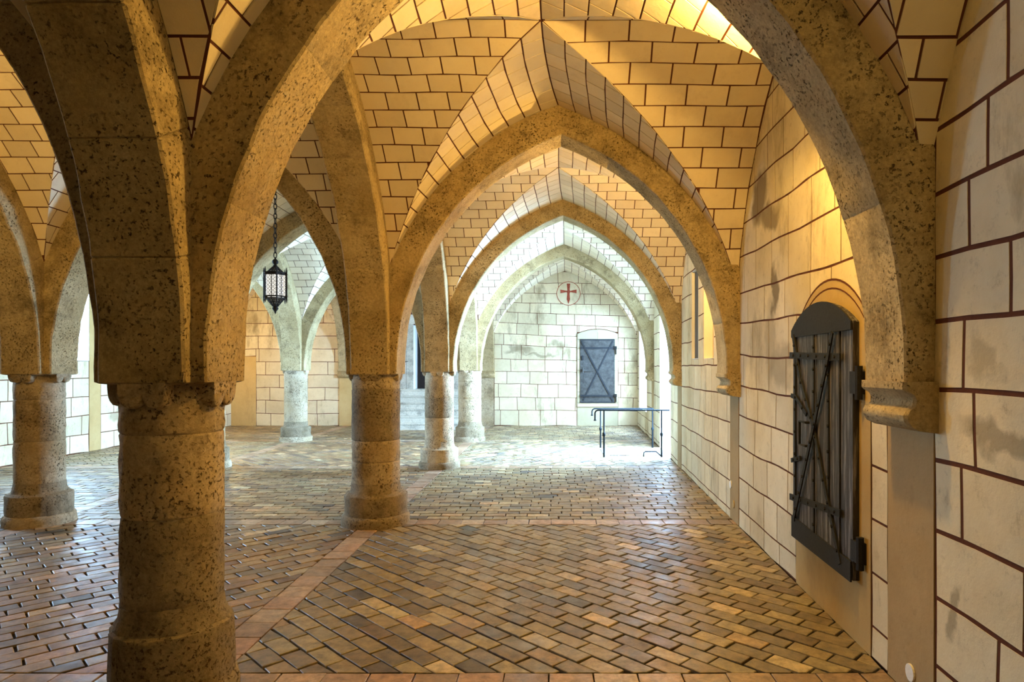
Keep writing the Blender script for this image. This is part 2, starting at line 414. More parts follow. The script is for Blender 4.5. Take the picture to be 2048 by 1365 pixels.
# ------------------------------------------------------------------ floor
def build_floor():
    par = empty('floor', (0, 4, 0), kind='structure')
    MB().box(XLW - 0.5, 2.2, -2.6, YB + 0.5, -0.12, -0.009).out('mortar_bed', 'grout', par)
    bw = 0.066
    bands_y = [(-0.40, -0.27), (2.01, 2.14), (4.165, 4.292), (6.49, 6.62), (8.85, 8.98)]
    def xn(i, y):
        for j in range(5):
            if y <= YJ[j + 1] or j == 4:
                t = (y - YJ[j]) / (YJ[j + 1] - YJ[j]); return NX[i][j] + (NX[i][j + 1] - NX[i][j]) * t
    def xl(i, y): return XLW if i == 0 else xn(i, y) + bw
    def xr(i, y): return XW(y) if i == 3 else xn(i, y) - bw
    bricks = []; borders = []
    def put(lst, poly, red, jit=0.0016, gap=0.0040):
        q = inset(poly, gap)
        if q is None or area2(q) < 0.0004: return
        dz = rnd.uniform(-jit, jit); tx = rnd.uniform(-.012, .012); ty = rnd.uniform(-.012, .012)
        cx = sum(a[0] for a in q) / len(q); cy = sum(a[1] for a in q) / len(q)
        pts = []
        for a in q:
            jx, jy = (rnd.uniform(-.0026, .0026), rnd.uniform(-.0026, .0026))
            pts.append(Vector((a[0] + jx, a[1] + jy, dz + tx * (a[0] - cx) + ty * (a[1] - cy))))
        lst.append((pts, Vector((0, 0, 1)), 0.0125, min(1, max(0, rnd.gauss(0.52, 0.22))), red))
    ang = {(2, 1): -45, (1, 1): 45, (2, 2): 0, (1, 2): 0, (2, 3): 45, (1, 3): -45, (2, 4): 0, (1, 4): 45, (0, 1): -45, (0, 2): 0, (0, 3): 45, (0, 4): 0,
           (0, 0): 0, (1, 0): 0, (2, 0): 0}
    red_of = {(1, 1): 0.55, (1, 2): 0.45, (1, 3): 0.8, (2, 1): 0.0, (2, 2): 0.0, (0, 2): 0.3}
    BL, BW = 0.146, 0.0765
    for i in range(3):
        for j in range(5):
            y0 = bands_y[j][1]; y1 = bands_y[j + 1][0] if j < 4 else YB
            reg = [(xl(i, y0), y0), (xr(i + 1, y0), y0), (xr(i + 1, y1), y1), (xl(i, y1), y1)]
            th = math.radians(ang[(i, j)]); ux, uy = math.cos(th), math.sin(th); vx, vy = -uy, ux
            cx = (reg[0][0] + reg[1][0]) / 2; cy = (y0 + y1) / 2
            n = 34; red0 = red_of.get((i, j), 0.2)
            for r in range(-n, n + 1):
                off = (0.5 if r % 2 else 0.0) * BL + rnd.uniform(-0.02, 0.02)
                for c in range(-int(n * 0.55), int(n * 0.55)):
                    a0 = c * BL + off; b0 = r * BW
                    px = cx + (a0 + BL / 2) * ux + (b0 + BW / 2) * vx; py = cy + (a0 + BL / 2) * uy + (b0 + BW / 2) * vy
                    if py < y0 - 0.1 or py > y1 + 0.1 or px < min(reg[0][0], reg[3][0]) - 0.1 or px > max(reg[1][0], reg[2][0]) + 0.1: continue
                    poly = [(cx + a * ux + b * vx, cy + a * uy + b * vy) for a, b in ((a0, b0), (a0 + BL, b0), (a0 + BL, b0 + BW), (a0, b0 + BW))]
                    for k in range(4):
                        p, q = reg[k], reg[(k + 1) % 4]
                        ex, ey = q[0] - p[0], q[1] - p[1]; l = math.hypot(ex, ey)
                        poly = clip(poly, -ey / l, ex / l, (ey * p[0] - ex * p[1]) / l)
                        if len(poly) < 3: break
                    if len(poly) >= 3: put(bricks, poly, min(1, max(0, rnd.gauss(red0, 0.25))))
    for (ya, yb) in bands_y[1:]:
        x = XLW
        while x < XW(ya) - 0.02:
            x2 = min(x + 0.145, XW(ya)); put(borders, [(x, ya), (x2, ya), (x2, yb), (x, yb)], rnd.uniform(0, 0.5), 0.0008, 0.0018); x = x2
    for i in (1, 2):
        for j in range(5):
            y = bands_y[j][1]; y1 = bands_y[j + 1][0] if j < 4 else YB
            while y < y1 - 0.02:
                y2 = min(y + 0.142, y1)
                put(borders, [(xn(i, y) - bw, y), (xn(i, y) + bw, y), (xn(i, y2) + bw, y2), (xn(i, y2) - bw, y2)], rnd.uniform(0.0, .7), 0.0008, 0.0022); y = y2
    emit(par, 'brick', bricks, 'brick', 300, 120, 'brick_field', chamfer=0.0022)
    emit(par, 'border_brick', borders, 'border', 150, 120, 'border_brick_field', chamfer=0.0016)
build_floor()

# ------------------------------------------------------------------ walls
def course_blocks(u0, u1, zl, zr, blen, holes, gap=0.0048, seed=0.0):
    """returns polygons in (u,z)"""
    out = []
    for k in range(len(zl) - 1):
        u = u0 - rnd.uniform(0, blen) * .8; leads = []
        while u < u1:
            w = blen * rnd.uniform(0.78, 1.22); a, b = max(u, u0), min(u + w, u1); u += w
            if b < u0 + 0.05: leads.append(1); continue
            if leads: a = u0; leads.clear()
            if u1 - b < 0.07: b = u1; u = u1 + 1
            def zz(lst, x): return lst[0] + (lst[1] - lst[0]) * (x - u0) / (u1 - u0)
            lo, hi = (zl[k], zr[k]), (zl[k + 1], zr[k + 1])
            polys = [[(a, zz(lo, a)), (b, zz(lo, b)), (b, zz(hi, b)), (a, zz(hi, a))]]
            for (h0, h1, hz0, hz1) in holes:
                nxt = []
                for p in polys:
                    zs_ = [q[1] for q in p]; us_ = [q[0] for q in p]
                    if max(us_) <= h0 or min(us_) >= h1 or max(zs_) <= hz0 or min(zs_) >= hz1: nxt.append(p); continue
                    l = clip(p, -1, 0, h0); r = clip(p, 1, 0, -h1); m = clip(clip(p, 1, 0, -h0), -1, 0, h1)
                    for q in (l, r, clip(m, 0, -1, hz0) if len(m) > 2 else [], clip(m, 0, 1, -hz1) if len(m) > 2 else []):
                        if len(q) > 2 and abs(area2(q)) > 0.0006: nxt.append(q)
                polys = nxt
            for p in polys:
                q = inset(p, gap)
                if q is None: continue
                # split the long edges so that the painted joints can wander
                r = []
                for i in range(len(q)):
                    x, y = q[i], q[(i + 1) % len(q)]; r.append(x)
                    if math.hypot(x[0] - y[0], x[1] - y[1]) > 0.15: r.append(((x[0] + y[0]) / 2, (x[1] + y[1]) / 2))
                r = [(x[0] + wobble(x[0], x[1], 0.013, 2.9, seed)[0], x[1] + wobble(x[0], x[1], 0.013, 2.9, seed)[1]) for x in r]
                out.append(r)
    return out

def wall_shell(name, P0, P1, z0, z1, thick, outward, holes, mat='joint', parent=None):
    """solid wall between plan points with rectangular holes (u along P0->P1); face mat = joint paint; reveals white"""
    d = (P1 - P0); Lu = d.length; d.normalize()
    us = sorted(set([0.0, Lu] + [h for q in holes for h in q[:2]])); zs = sorted(set([z0, z1] + [h for q in holes for h in q[2:4]]))
    mb = MB(); rev = MB()
    for a, b in zip(us[:-1], us[1:]):
        for c, e in zip(zs[:-1], zs[1:]):
            mu, mz = (a + b) / 2, (c + e) / 2
            if any(h[0] < mu < h[1] and h[2] < mz < h[3] for h in holes): continue
            A = P0 + d * a; B = P0 + d * b
            poly = [Vector((A.x, A.y, c)), Vector((B.x, B.y, c)), Vector((B.x, B.y, e)), Vector((A.x, A.y, e))]
            mb.prism(poly, outward * thick)
    o = mb.out(name, mat, parent)
    for (h0, h1, hz0, hz1) in holes:
        t = 0.004
        for (a, b, c, e) in ((h0, h0 + t, hz0, hz1), (h1 - t, h1, hz0, hz1), (h0, h1, hz1 - t, hz1), (h0, h1, hz0, hz0 + t)):
            A = P0 + d * a; B = P0 + d * b
            poly = [Vector((A.x, A.y, c)) - outward * 0.0012, Vector((B.x, B.y, c)) - outward * 0.0012, Vector((B.x, B.y, e)) - outward * 0.0012, Vector((A.x, A.y, e)) - outward * 0.0012]
            rev.prism(poly, outward * (thick + 0.002))
    if rev.v: rev.out('window_reveal', 'reveal', o)
    return o

def wall_pieces(polys, P0, P1, normal, relief=0.0016):
    d = (P1 - P0).normalized(); flip = None
    out = []
    for q in polys:
        pts = [Vector((P0.x + d.x * a, P0.y + d.y * a, z)) + normal * relief for a, z in q]
        e1 = pts[1] - pts[0]; e2 = pts[2] - pts[0]
        nn = Vector((0, 0, 0))
        for k in range(len(pts)): nn += pts[k].cross(pts[(k + 1) % len(pts)])
        if nn.dot(normal) < 0: pts.reverse()
        out.append((pts, normal, relief + 0.0006, rnd.random(), 0.0))
    return out

ZTOP = 2.75
# right wall: from rear (Y=-2.6) to the back wall
RP0 = Vector((XW(-2.6), -2.6, 0)); RP1 = Vector((XW(YB), YB, 0))
RD = (RP1 - RP0).normalized(); RN = Vector((-RD.y, RD.x, 0))      # towards the room
def ru(y): return (y + 2.6) / RD.y
def rpt(y, z, off=0.0): return Vector((XW(y), y, z)) + RN * off
niche_a = (ru(5.53), ru(5.846), 1.072, 1.85)
niche_b = (ru(4.897), ru(5.287), 1.066, 1.85)
ent = (ru(7.18), ru(8.14), 0.0, 1.95)
win_e = (ru(9.72), ru(10.88), 0.33, 1.92)
wr = wall_shell('wall_right', RP0, RP1, 0.0, ZTOP, 0.42, -RN, [ent, win_e, niche_a, niche_b])
wr['kind'] = 'structure'
def zlin(lst, n=14, step=0.19):
    l = list(lst)
    while l[0] > 0.02: l.insert(0, max(0.0, l[0] - step))
    while l[-1] < ZTOP - 0.05: l.append(min(ZTOP, l[-1] + step))
    return l
def right_bay(ya, yb, za, zb, blen, extra=()):
    n = max(len(za), len(zb))
    return course_blocks(ru(ya), ru(yb), za, zb, blen, [ent, win_e, niche_a, niche_b] + list(extra), seed=ya)
door_hole = (ru(2.262), ru(3.04), 0.0, 1.20)
near = [0.0, .152, .346, .540, .736, .938, 1.126, 1.306, 1.488, 1.671, 1.868, 2.06, 2.25, 2.45, 2.65]
near2 = [0.0, .152, .346, .536, .726, .919, 1.097, 1.286, 1.472, 1.66, 1.85, 2.04, 2.23, 2.43, 2.63]
b_near = [0.0, .11, .29, .48, .66, .84, 1.00, 1.20, 1.39, 1.60, 1.80, 2.0, 2.2, 2.4, 2.6]
b_far = [0.0, .117, .304, .498, .698, .882, 1.079, 1.279, 1.464, 1.689, 1.88, 2.08, 2.27, 2.46, 2.65]
c_l = [0.0, .05, .24, .43, .63, .815, 1.015, 1.229, 1.438, 1.657, 1.86, 2.06, 2.26, 2.46, 2.66]
pil = {1: (1.861, 2.137), 2: (4.13, 4.36), 3: (6.43, 6.67), 4: (8.79, 9.03)}
PW = 0.003
polys = []
polys += course_blocks(ru(-2.6), ru(1.858), near2, near, 0.36, [], gap=0.0068, seed=-2.6)
polys += right_bay(2.140, 4.127, b_near, b_far, 0.30, [door_hole])
polys += right_bay(4.363, 6.427, [z - .01 for z in c_l[:1]] + c_l[1:], c_l, 0.27)
polys += right_bay(6.673, 8.787, c_l, c_l, 0.27)
polys += right_bay(9.033, YB, c_l, c_l, 0.27)
emit(wr, 'ashlar_block', wall_pieces(polys, RP0, RP1, RN), 'plaster', 300, 80, 'ashlar_field')
# pilaster strips under the corbels, their painted outlines are the gaps beside them
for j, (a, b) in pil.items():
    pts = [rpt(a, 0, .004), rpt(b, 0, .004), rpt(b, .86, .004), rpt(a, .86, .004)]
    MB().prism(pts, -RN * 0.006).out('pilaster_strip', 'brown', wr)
# backs of the two blind niches and the dark shutter in one of them
for (ya, yb, dep, mt) in ((5.53, 5.846, 0.024, 'shut'), (4.897, 5.287, 0.07, 'och')):
    mb = MB().prism([rpt(ya - .0, 1.05, -dep), rpt(yb + .0, 1.05, -dep), rpt(yb, 1.87, -dep), rpt(ya, 1.87, -dep)], -RN * 0.05)
    mb.out('niche_back', 'wood' if mt == 'shut' else 'ochre', wr)
for (y, z, m_) in ((1.985, .074, 'white'), (4.25, .11, 'ochre'), (4.33, .225, 'white')):
    c = rpt(y, z, .0045); pts = [c + RD * (0.025 if m_ == 'white' else .02) * math.cos(k * math.pi / 8) + Vector((0, 0, 1)) * 0.026 * math.sin(k * math.pi / 8) for k in range(16)]
    o = MB().prism(pts, RN * 0.006).out('wall_disc', m_)
    tag(o, {1.985: 'white oval cover disc low on the pilaster nearest the camera', 4.25: 'tan round cover disc at the foot of the second wall pilaster',
            4.33: 'small white cover disc on the second wall pilaster above the tan one'}[y], 'cover disc', 'cover discs on the wall pilasters')

# back wall
BP0 = Vector((XLW, YB, 0)); BP1 = Vector((XW(YB) + 0.0, YB, 0)); BN = Vector((0, -1, 0))
def bu(x): return x - XLW
doorway = (bu(-2.41), bu(-1.72), 0.0, 1.72)
wb = wall_shell('wall_back', BP0, BP1, 0.0, ZTOP, 0.4, -BN, [doorway]); wb['kind'] = 'structure'
back_r = [0.0, .27, .49, .72, .93, 1.14, 1.385, 1.57, 1.765, 1.95, 2.11, 2.27, 2.45, 2.65]
back_r2 = [0.0, .25, .47, .69, .90, 1.10, 1.30, 1.49, 1.68, 1.87, 2.06, 2.24, 2.42, 2.62]
iron_hole = (bu(.385), bu(1.088), 0.0, 1.60)
plain_hole = (bu(-5.6), bu(-5.10), 0.0, 1.19)
bl = [0.0, .21, .43, .65, .87, 1.09, 1.31, 1.53, 1.75, 1.97, 2.19, 2.41, 2.63]
polys = course_blocks(bu(-1.03), bu(XW(YB)), back_r, back_r2, 0.34, [iron_hole], seed=3, gap=.0042)
polys += course_blocks(0.0, bu(-3.68), bl, bl, 0.42, [plain_hole], seed=5)
polys += course_blocks(bu(-3.44), bu(-1.27), bl, bl, 0.42, [(bu(-2.72), bu(-1.45), 0.0, 1.95)], seed=6)
emit(wb, 'ashlar_block', wall_pieces(polys, BP0, BP1, BN), 'plaster', 300, 60, 'ashlar_field')
def bplate(x0, x1, z0, z1, t, mat, name):
    return MB().box(x0, x1, YB - t, YB + 0.004, z0, z1).out(name, mat, wb)
bplate(-5.53, -5.104, 0, 1.185, 0.003, 'ochre', 'plaster_panel')
bplate(-3.676, -3.444, 0, ZTOP, 0.02, 'ochre', 'pilaster_strip')
bplate(-1.266, -1.034, 0, ZTOP, 0.03, 'column', 'pilaster_strip')
bplate(.389, 1.084, 0, .325, 0.003, 'frame', 'plaster_panel')

# left wall
LP0 = Vector((XLW, YB, 0)); LP1 = Vector((XLW, -2.6, 0)); LN = Vector((1, 0, 0))
def lu(y): return YB - y
lw1 = (lu(7.78), lu(6.9), 1.075, 2.05); lw2 = (lu(5.75), lu(4.75), 1.075, 2.05)
wl = wall_shell('wall_left', LP0, LP1, 0.0, ZTOP, 0.42, -LN, [lw1, lw2]); wl['kind'] = 'structure'
polys = course_blocks(0.0, YB + 2.6, bl, bl, 0.36, [lw1, lw2, (lu(7.98), lu(7.78), 0.0, 2.05)], seed=8)
emit(wl, 'ashlar_block', wall_pieces(polys, LP0, LP1, LN), 'plaster', 120, 60, 'ashlar_field')
MB().box(XLW - .004, XLW + .003, 7.784, 7.976, 0.0, 2.05).out('plaster_strip', 'ochre', wl)

# rear wall and roof close the hall behind and above
o = MB().box(XLW - .4, XW(-2.6) + .4, -2.75, -2.6, 0, ZTOP + .2).out('wall_rear', 'plaster'); o['kind'] = 'structure'
o = MB().box(XLW - .6, 2.3, -2.9, YB + .6, ZTOP + .02, ZTOP + .2).out('roof_slab', 'outer'); o['kind'] = 'structure'
o = MB().box(-60, 60, -40, 70, -.2, -.13).out('ground', 'gravel'); o['kind'] = 'structure'

# ------------------------------------------------------------------ vaults
YR = [-2.64] + YJ
def vault(i, j, name='ceiling', single=True, ds_t=0.112, ds_l=0.102, bl_t=0.15, bl_l=0.158):
    if j >= 0:
        c00, c10, c11, c01 = node(i, j), node(i + 1, j), node(i + 1, j + 1), node(i, j + 1)
    else:
        c01, c11 = node(i, 0), node(i + 1, 0); c00 = Vector((c01.x, -2.64, 0)); c10 = Vector((c11.x, -2.64, 0))
    skew = {(2, 1): (-.085, 0.0), (2, 2): (-.03, 0.0)}.get((i, j), (0, 0))
    def plan(u, v):
        a, b = (u + 1) / 2, (v + 1) / 2
        return (c00 * (1 - a) + c10 * a) * (1 - b) + (c01 * (1 - a) + c11 * a) * b
    def surf(u, v, off=0.0):
        p = plan(u, v); t = min(abs(u), abs(v)); z = ZS + FW(t)
        k_ = (1 - u * u) * (1 - v * v); p.x += skew[0] * k_; p.y += skew[1] * k_
        z += 0.012 * noise.noise(Vector((p.x * 2.2, p.y * 2.2, 1.7))) * (1 - t)
        # small lift along the web normal (away from the room)
        e = 1e-3; g = (FW(min(1, t + e)) - FW(max(0, t - e))) / ((min(1, t + e) - max(0, t - e)) * LW)
        n = Vector((0, 0, 1))
        if off:
            if abs(u) < abs(v): n = Vector((-g * (1 if u > 0 else -1), 0, 1)).normalized()
            else: n = Vector((0, -g * (1 if v > 0 else -1), 1)).normalized()
        return Vector((p.x, p.y, z)) + n * off
    cc = plan(0, 0)
    par = empty(name, (cc.x, cc.y, 1.0), kind='structure')
    # continuous shell behind the blocks
    n = 36; V = []; Fc = []
    for b in range(n + 1):
        for a in range(n + 1):
            u, v = [(1 if q_ > n / 2 else -1) * t_of_s(STOT * abs(2 * q_ / n - 1)) for q_ in (a, b)]
            V.append(surf(u, v, 0.0042))
    m = len(V)
    V += [q + Vector((0, 0, 0.03)) for q in V[:m]]
    for b in range(n):
        for a in range(n):
            p = [b * (n + 1) + a, b * (n + 1) + a + 1, (b + 1) * (n + 1) + a + 1, (b + 1) * (n + 1) + a]
            same = (a < n / 2) == (b < n / 2)
            tris = [(p[0], p[1], p[2]), (p[0], p[2], p[3])] if same else [(p[0], p[1], p[3]), (p[1], p[2], p[3])]
            for t in tris:
                Fc.append(tuple(reversed(t))); Fc.append(tuple(k + m for k in t))
    obj('joint_bed', V, Fc, 'joint', par)
    # dressed blocks
    Lu = (c10 - c00).length / 2; Lv = (c01 - c00).length / 2
    pieces = []
    for side in range(4):
        longi = side in (1, 3)                 # cells beside the arcades, courses run in X
        ds, blen = (ds_l, bl_l) if longi else (ds_t, bl_t)
        if i == 2 and j == 1: ds, blen = ((.126, .20) if side == 1 else (.106, .175)) if longi else (.112, .15)
        Lp = Lu if longi else Lv
        pm = 1 - (RIB_W / 2 - 0.004) / Lp
        if (i == 2 and side == 1) or (i == 0 and side == 3): pm = 1 - 0.066 / Lp
        if j == 4 and side == 2: pm = 1.0
        sgn_p = 1 if side in (1, 2) else -1
        ns = int(s_of_t(0.97) / ds)
        for sg in (1, -1):
            for k in range(ns):
                sa, sb = k * ds, (k + 1) * ds
                ta, tb = t_of_s(sa), t_of_s(sb)
                if ta > pm: continue
                start = ta * Lp; x = start - (0.5 * blen if k % 2 else 0.0) - rnd.uniform(0, 0.12) * blen
                # joints measured from the groin outwards
                x0 = 0.0 - (0.5 * blen if k % 2 else 0.0) + 0.1 * blen * rnd.random()
                xs = x0 + blen * math.floor((start - x0) / blen)
                while xs < pm * Lp:
                    a, b = xs, xs + blen; xs += blen
                    poly = [(a, sa), (b, sa), (b, sb), (a, sb)]
                    # groin line from (ta*Lp, sa) to (tb*Lp, sb)
                    gx0, gx1 = ta * Lp, tb * Lp
                    poly = clip(poly, (sb - sa), -(gx1 - gx0), -((sb - sa) * gx0 - (gx1 - gx0) * sa))
                    if len(poly) < 3: continue
                    poly = clip(poly, -1, 0, pm * Lp)
                    if len(poly) < 3 or abs(area2(poly)) < 0.0004: continue
                    q = inset(poly, 0.0042 if i == 2 and j < 2 else 0.0036)
                    if q is None: continue
                    pts = []
                    for (P, s_) in q:
                        w = wobble(P + i * 3.1 + side, s_ * sg + j * 2.3, 0.006, 4.0, side)
                        t = t_of_s(max(0, s_ + (w[1] if s_ > 0.02 else 0))) * sg; pp = min((P + w[0]) / Lp, 1.0)
                        pp = max(pp, abs(t) + 0.0015) * sgn_p
                        pts.append(surf(pp, t) if longi else surf(t, pp))
                    nn = Vector((0, 0, 0))
                    for h in range(len(pts)): nn += (pts[h] - pts[0]).cross(pts[(h + 1) % len(pts)] - pts[0])
                    if nn.length < 1e-9: continue
                    nn.normalize()
                    if nn.z > 0: pts.reverse(); nn = -nn
                    pieces.append((pts, nn, 0.0056, rnd.random(), 0.0))
    emit(par, 'web_block', pieces, 'vault', 300 if single else 0, 90, 'web_block_field')
for j in range(-1, 5):
    for i in range(3):
        vault(i, j, single=(i == 2 and j >= 0) or (i == 1 and j in (1, 2, 3)))

# ------------------------------------------------------------------ arches
def arch(P, Q, label, group, eP=0.16, eQ=0.16, rise=RISE, w=RIB_W, h=0.195, nv=6, zb=ZIMP, fine=True, jw=0.0014):
    P = Vector(P); Q = Vector(Q); d = (Q - P); L = d.length; d.normalize(); nrm = Vector((-d.y, d.x, 0))
    s0, s1 = eP, L - eQ; a = (s1 - s0) / 2; mid = (s0 + s1) / 2
    R = (a * a + rise * rise) / (2 * a)
    par = empty('arch', (P + (Q - P) * 0.5) + Vector((0, 0, zb)), label, 'arch', group)
    def pt(side, t, rad):
        """rad: 0 intrados .. h extrados"""
        c = s0 + R if side == 0 else s1 - R; r = R + rad
        th_a = math.acos(max(-1, min(1, (mid - (s0 + R)) / r)))
        th = math.pi + (th_a - math.pi) * t
        x = c + r * math.cos(th) if side == 0 else c - r * math.cos(th)
        return x, ZS + r * math.sin(th)
    c_ = 0.007
    def ring(side, t, stilt=False, shrink=0.0):
        pts = []
        for (rad, y) in ((0, -w / 2 + c_), (0, 0), (0, w / 2 - c_), (c_, w / 2), (h * .5, w / 2), (h, w / 2), (h, -w / 2), (h * .5, -w / 2), (c_, -w / 2)):
            if shrink:
                rad = min(h - shrink, max(shrink, rad)); y = max(-w / 2 + shrink, min(w / 2 - shrink, y))
            x, z = pt(side, 0.0 if stilt else t, rad)
            if stilt: z = zb
            p = P + d * x + nrm * y; p.z = z
            k = 0.0055 if rad in (0, c_) or shrink else 0.002
            q = p * 9
            p += Vector((noise.noise(q), noise.noise(q + Vector((5, 5, 5))), noise.noise(q + Vector((9, 1, 4))) if not stilt else 0)) * k
            pts.append(p)
        return pts
    js = [0.0] + [(k / nv) + rnd.uniform(-.02, .02) for k in range(1, nv)] + [1.0]
    for side in (0, 1):
        for k in range(nv):
            rings = []
            if k == 0: rings.append(ring(side, 0, True)); rings.append(ring(side, 0.0))
            else: rings.append(ring(side, js[k], shrink=jw)); rings.append(ring(side, js[k] + .003))
            for m_ in range(1, 6): rings.append(ring(side, js[k] + (js[k + 1] - js[k]) * m_ / 6))
            if k < nv - 1: rings.append(ring(side, js[k + 1] - .003)); rings.append(ring(side, js[k + 1], shrink=jw))
            else: rings.append(ring(side, 1.0))
            n = 9; V = [p for r in rings for p in r]; Fc = []
            for b in range(len(rings) - 1):
                for q in range(n):
                    f = (b * n + q, b * n + (q + 1) % n, (b + 1) * n + (q + 1) % n, (b + 1) * n + q)
                    Fc.append(f if side == 1 else tuple(reversed(f)))
            f0 = tuple(range(n)); f1 = tuple((len(rings) - 1) * n + q for q in range(n))
            Fc.append(tuple(reversed(f0)) if side == 1 else f0); Fc.append(f1 if side == 1 else tuple(reversed(f1)))
            obj('voussoir', V, Fc, 'rib', par, smooth=30)
    return par

ga = 'pointed cross arches'; gl = 'pointed arcade arches'
arch(node(2, 1), node(3, 1), 'biggest dark pitted arch, spanning from the nearest column to the corbel beside the wooden door', ga, nv=4)
arch(node(2, 2), node(3, 2), 'golden arch in the right aisle, from the second column to the middle wall corbel', ga, rise=1.46)
arch(node(2, 3), node(3, 3), 'tan arch in the right aisle, seen through the golden arch', ga)
arch(node(2, 4), node(3, 4), 'pale arch framing the back wall with the painted cross', ga)
arch(node(1, 1), node(2, 1), 'shaded arch leaving the nearest column towards the upper left edge', ga)
arch(node(1, 2), node(2, 2), 'dark arch across the middle aisle in front of the hanging lantern', ga)
arch(node(1, 3), node(2, 3), 'grey arch across the middle aisle just behind the hanging lantern', ga)
arch(node(1, 4), node(2, 4), 'pale arch above the stairs, landing on the white far column', ga)
arch(node(0, 2), node(1, 2), 'arch running from the squat left column to the left wall', ga, fine=False)
arch(node(0, 3), node(1, 3), 'arch across the left aisle before the bright window', ga)
arch(node(0, 4), node(1, 4), 'pale arch from the white far column to the left wall', ga)
arch(node(2, 0), node(2, 1), 'broad shaded arch coming overhead from the nearest column to the viewer', gl, jw=.005)
arch(node(2, 1), node(2, 2), 'arcade arch between the nearest and the second column', gl)
arch(node(2, 2), node(2, 3), 'arcade arch between the second and the third column', gl)
arch(node(2, 3), node(2, 4), 'arcade arch between the two small columns left of the aisle', gl)
arch(node(2, 4), node(2, 5), 'last arcade arch, running into the pilaster on the back wall', gl, eQ=0.06)
arch(node(1, 1), node(1, 2), 'arcade arch reaching the squat left column from the near side', gl)
arch(node(1, 2), node(1, 3), 'arcade arch leading away behind the squat left column', gl)
arch(node(1, 3), node(1, 4), 'arcade arch ending on the white far column', gl)
arch(node(1, 4), node(1, 5), 'arcade arch from the white far column to the back wall', gl, eQ=0.06)

# ------------------------------------------------------------------ columns
def column(i, j, r, label, zc=0.877, zdrum=0.19, rb=None, n=40, cuts=None, tn=(.6, .6, .6, .6)):
    c = node(i, j); cx, cy = c.x, c.y
    rb = rb or r * 1.30; rs = rb * 1.1
    par = empty('column', (cx, cy, 0), label, 'column', 'round limestone columns')
    MB().lathe(cx, cy, [(rs, -.01), (rs, .03), (rs * .99, .05), (rs * .955, .062), (rb, .066)], n, .010).out('plinth', 'column', par, 35)
    MB().lathe(cx, cy, [(rb, .060), (rb, .1), (rb, zdrum - .01), (rb * .985, zdrum), (rb * .93, zdrum + .006), (r * 1.10, zdrum + .014), (r * 1.04, zdrum + .035), (r * 1.01, zdrum + .075)], n, .010).out('base', 'column', par, 35)
    zz = [zdrum + .07, zdrum + .07 + (zc - zdrum - .07) * rnd.uniform(.42, .5), zdrum + .07 + (zc - zdrum - .07) * rnd.uniform(.8, .86), zc + .085]
    if cuts: zz = [zdrum + .07] + list(cuts) + [zc + .085]
    def dr(mb, name, t): return obj(name, mb.v, mb.f, 'column', par, tints=[t] * len(mb.f), smooth=35)
    for a, b in zip(zz[:-1], zz[1:]):
        k = 6; pr = [(r * .975, a), (r, a + .006)] + [(r, a + (b - a) * q / k) for q in range(1, k)] + [(r, b - .006), (r * .975, b)]
        if b == zz[-1]: pr = pr[:-4] + [(r * .985, b - .07), (r * .95, b - .05), (r * .95, b)]
        dr(MB().lathe(cx, cy, pr, n, .007), 'shaft_drum', tn[min(3, zz.index(a))])
    # cross-shaped capital: four narrow brackets with two rounded lobes each, below the impost
    hw = 0.066; ext = 0.157
    for q in range(4):
        a = q * math.pi / 2; dx, dy = math.cos(a), math.sin(a); tx, ty = -dy, dx
        prof = [(-hw, ZIMP + .002), (-hw, zc + .035)]
        for lobe in (-1, 1):
            for k in range(0, 7):
                th = math.pi + k * math.pi / 6
                prof.append((lobe * hw / 2 + hw / 2 * math.cos(th), zc + .032 + .030 * math.sin(th)))
        prof += [(hw, ZIMP + .002)]
        # stations outwards: bracket flares gently
        V = []; m = len(prof)
        st = [(0.05, 0.0), (ext * .8, .0), (ext * .97, .003), (ext, .008)]
        for e, up in st:
            for (s_, z) in prof:
                zz_ = z + (up * 2 if z < ZIMP - .01 else 0)
                s2 = s_ * (1 - up * 1.5)
                jx = noise.noise(Vector((cx + dx * e, cy + s_ * 9, z * 14))) * .004
                V.append((cx + dx * (e + jx) + tx * s2, cy + dy * (e + jx) + ty * s2, zz_))
        Fc = []
        for b in range(len(st) - 1):
            for k in range(m): Fc.append((b * m + k, b * m + (k + 1) % m, (b + 1) * m + (k + 1) % m, (b + 1) * m + k))
        Fc.append(tuple((len(st) - 1) * m + k for k in range(m)))
        obj('capital_bracket', V, Fc, 'column', par, smooth=40)
    # impost: notched square with a rounded under-edge
    w2 = RIB_W / 2; e = .158
    outline = [(-w2, -e), (w2, -e), (w2, -w2), (e, -w2), (e, w2), (w2, w2), (w2, e), (-w2, e), (-w2, w2), (-e, w2), (-e, -w2), (-w2, -w2)]
    V = []
    for (sc_, z) in ((.84, ZIMP - .006), (.93, ZIMP - .004), (.98, ZIMP + .0), (.99, ZIMP + .006), (.98, ZIMP + .03)):
        for (x, y) in outline:
            jx = noise.noise(Vector((cx + x * 9, cy + y * 9, z * 20))) * .004
            V.append((cx + x * sc_ + jx, cy + y * sc_ + jx, z))
    m = 12; Fc = [tuple(range(m - 1, -1, -1)), tuple(4 * m + k for k in range(m))]
    for b in range(4):
        for k in range(m): Fc.append((b * m + k, b * m + (k + 1) % m, (b + 1) * m + (k + 1) % m, (b + 1) * m + k))
    obj('impost', V, Fc, 'column', par, smooth=25)
column(2, 1, .137, 'thick pitted stone column nearest the camera, cut off by the bottom edge', rb=.164, n=56, zdrum=.235, cuts=(.565, .806), tn=(.12, .75, .6, .6))
column(2, 2, .150, 'second column of the row, golden brown with a dark pitted middle drum', zc=.905, cuts=(.40, .535, .86), tn=(.6, .5, .0, .6))
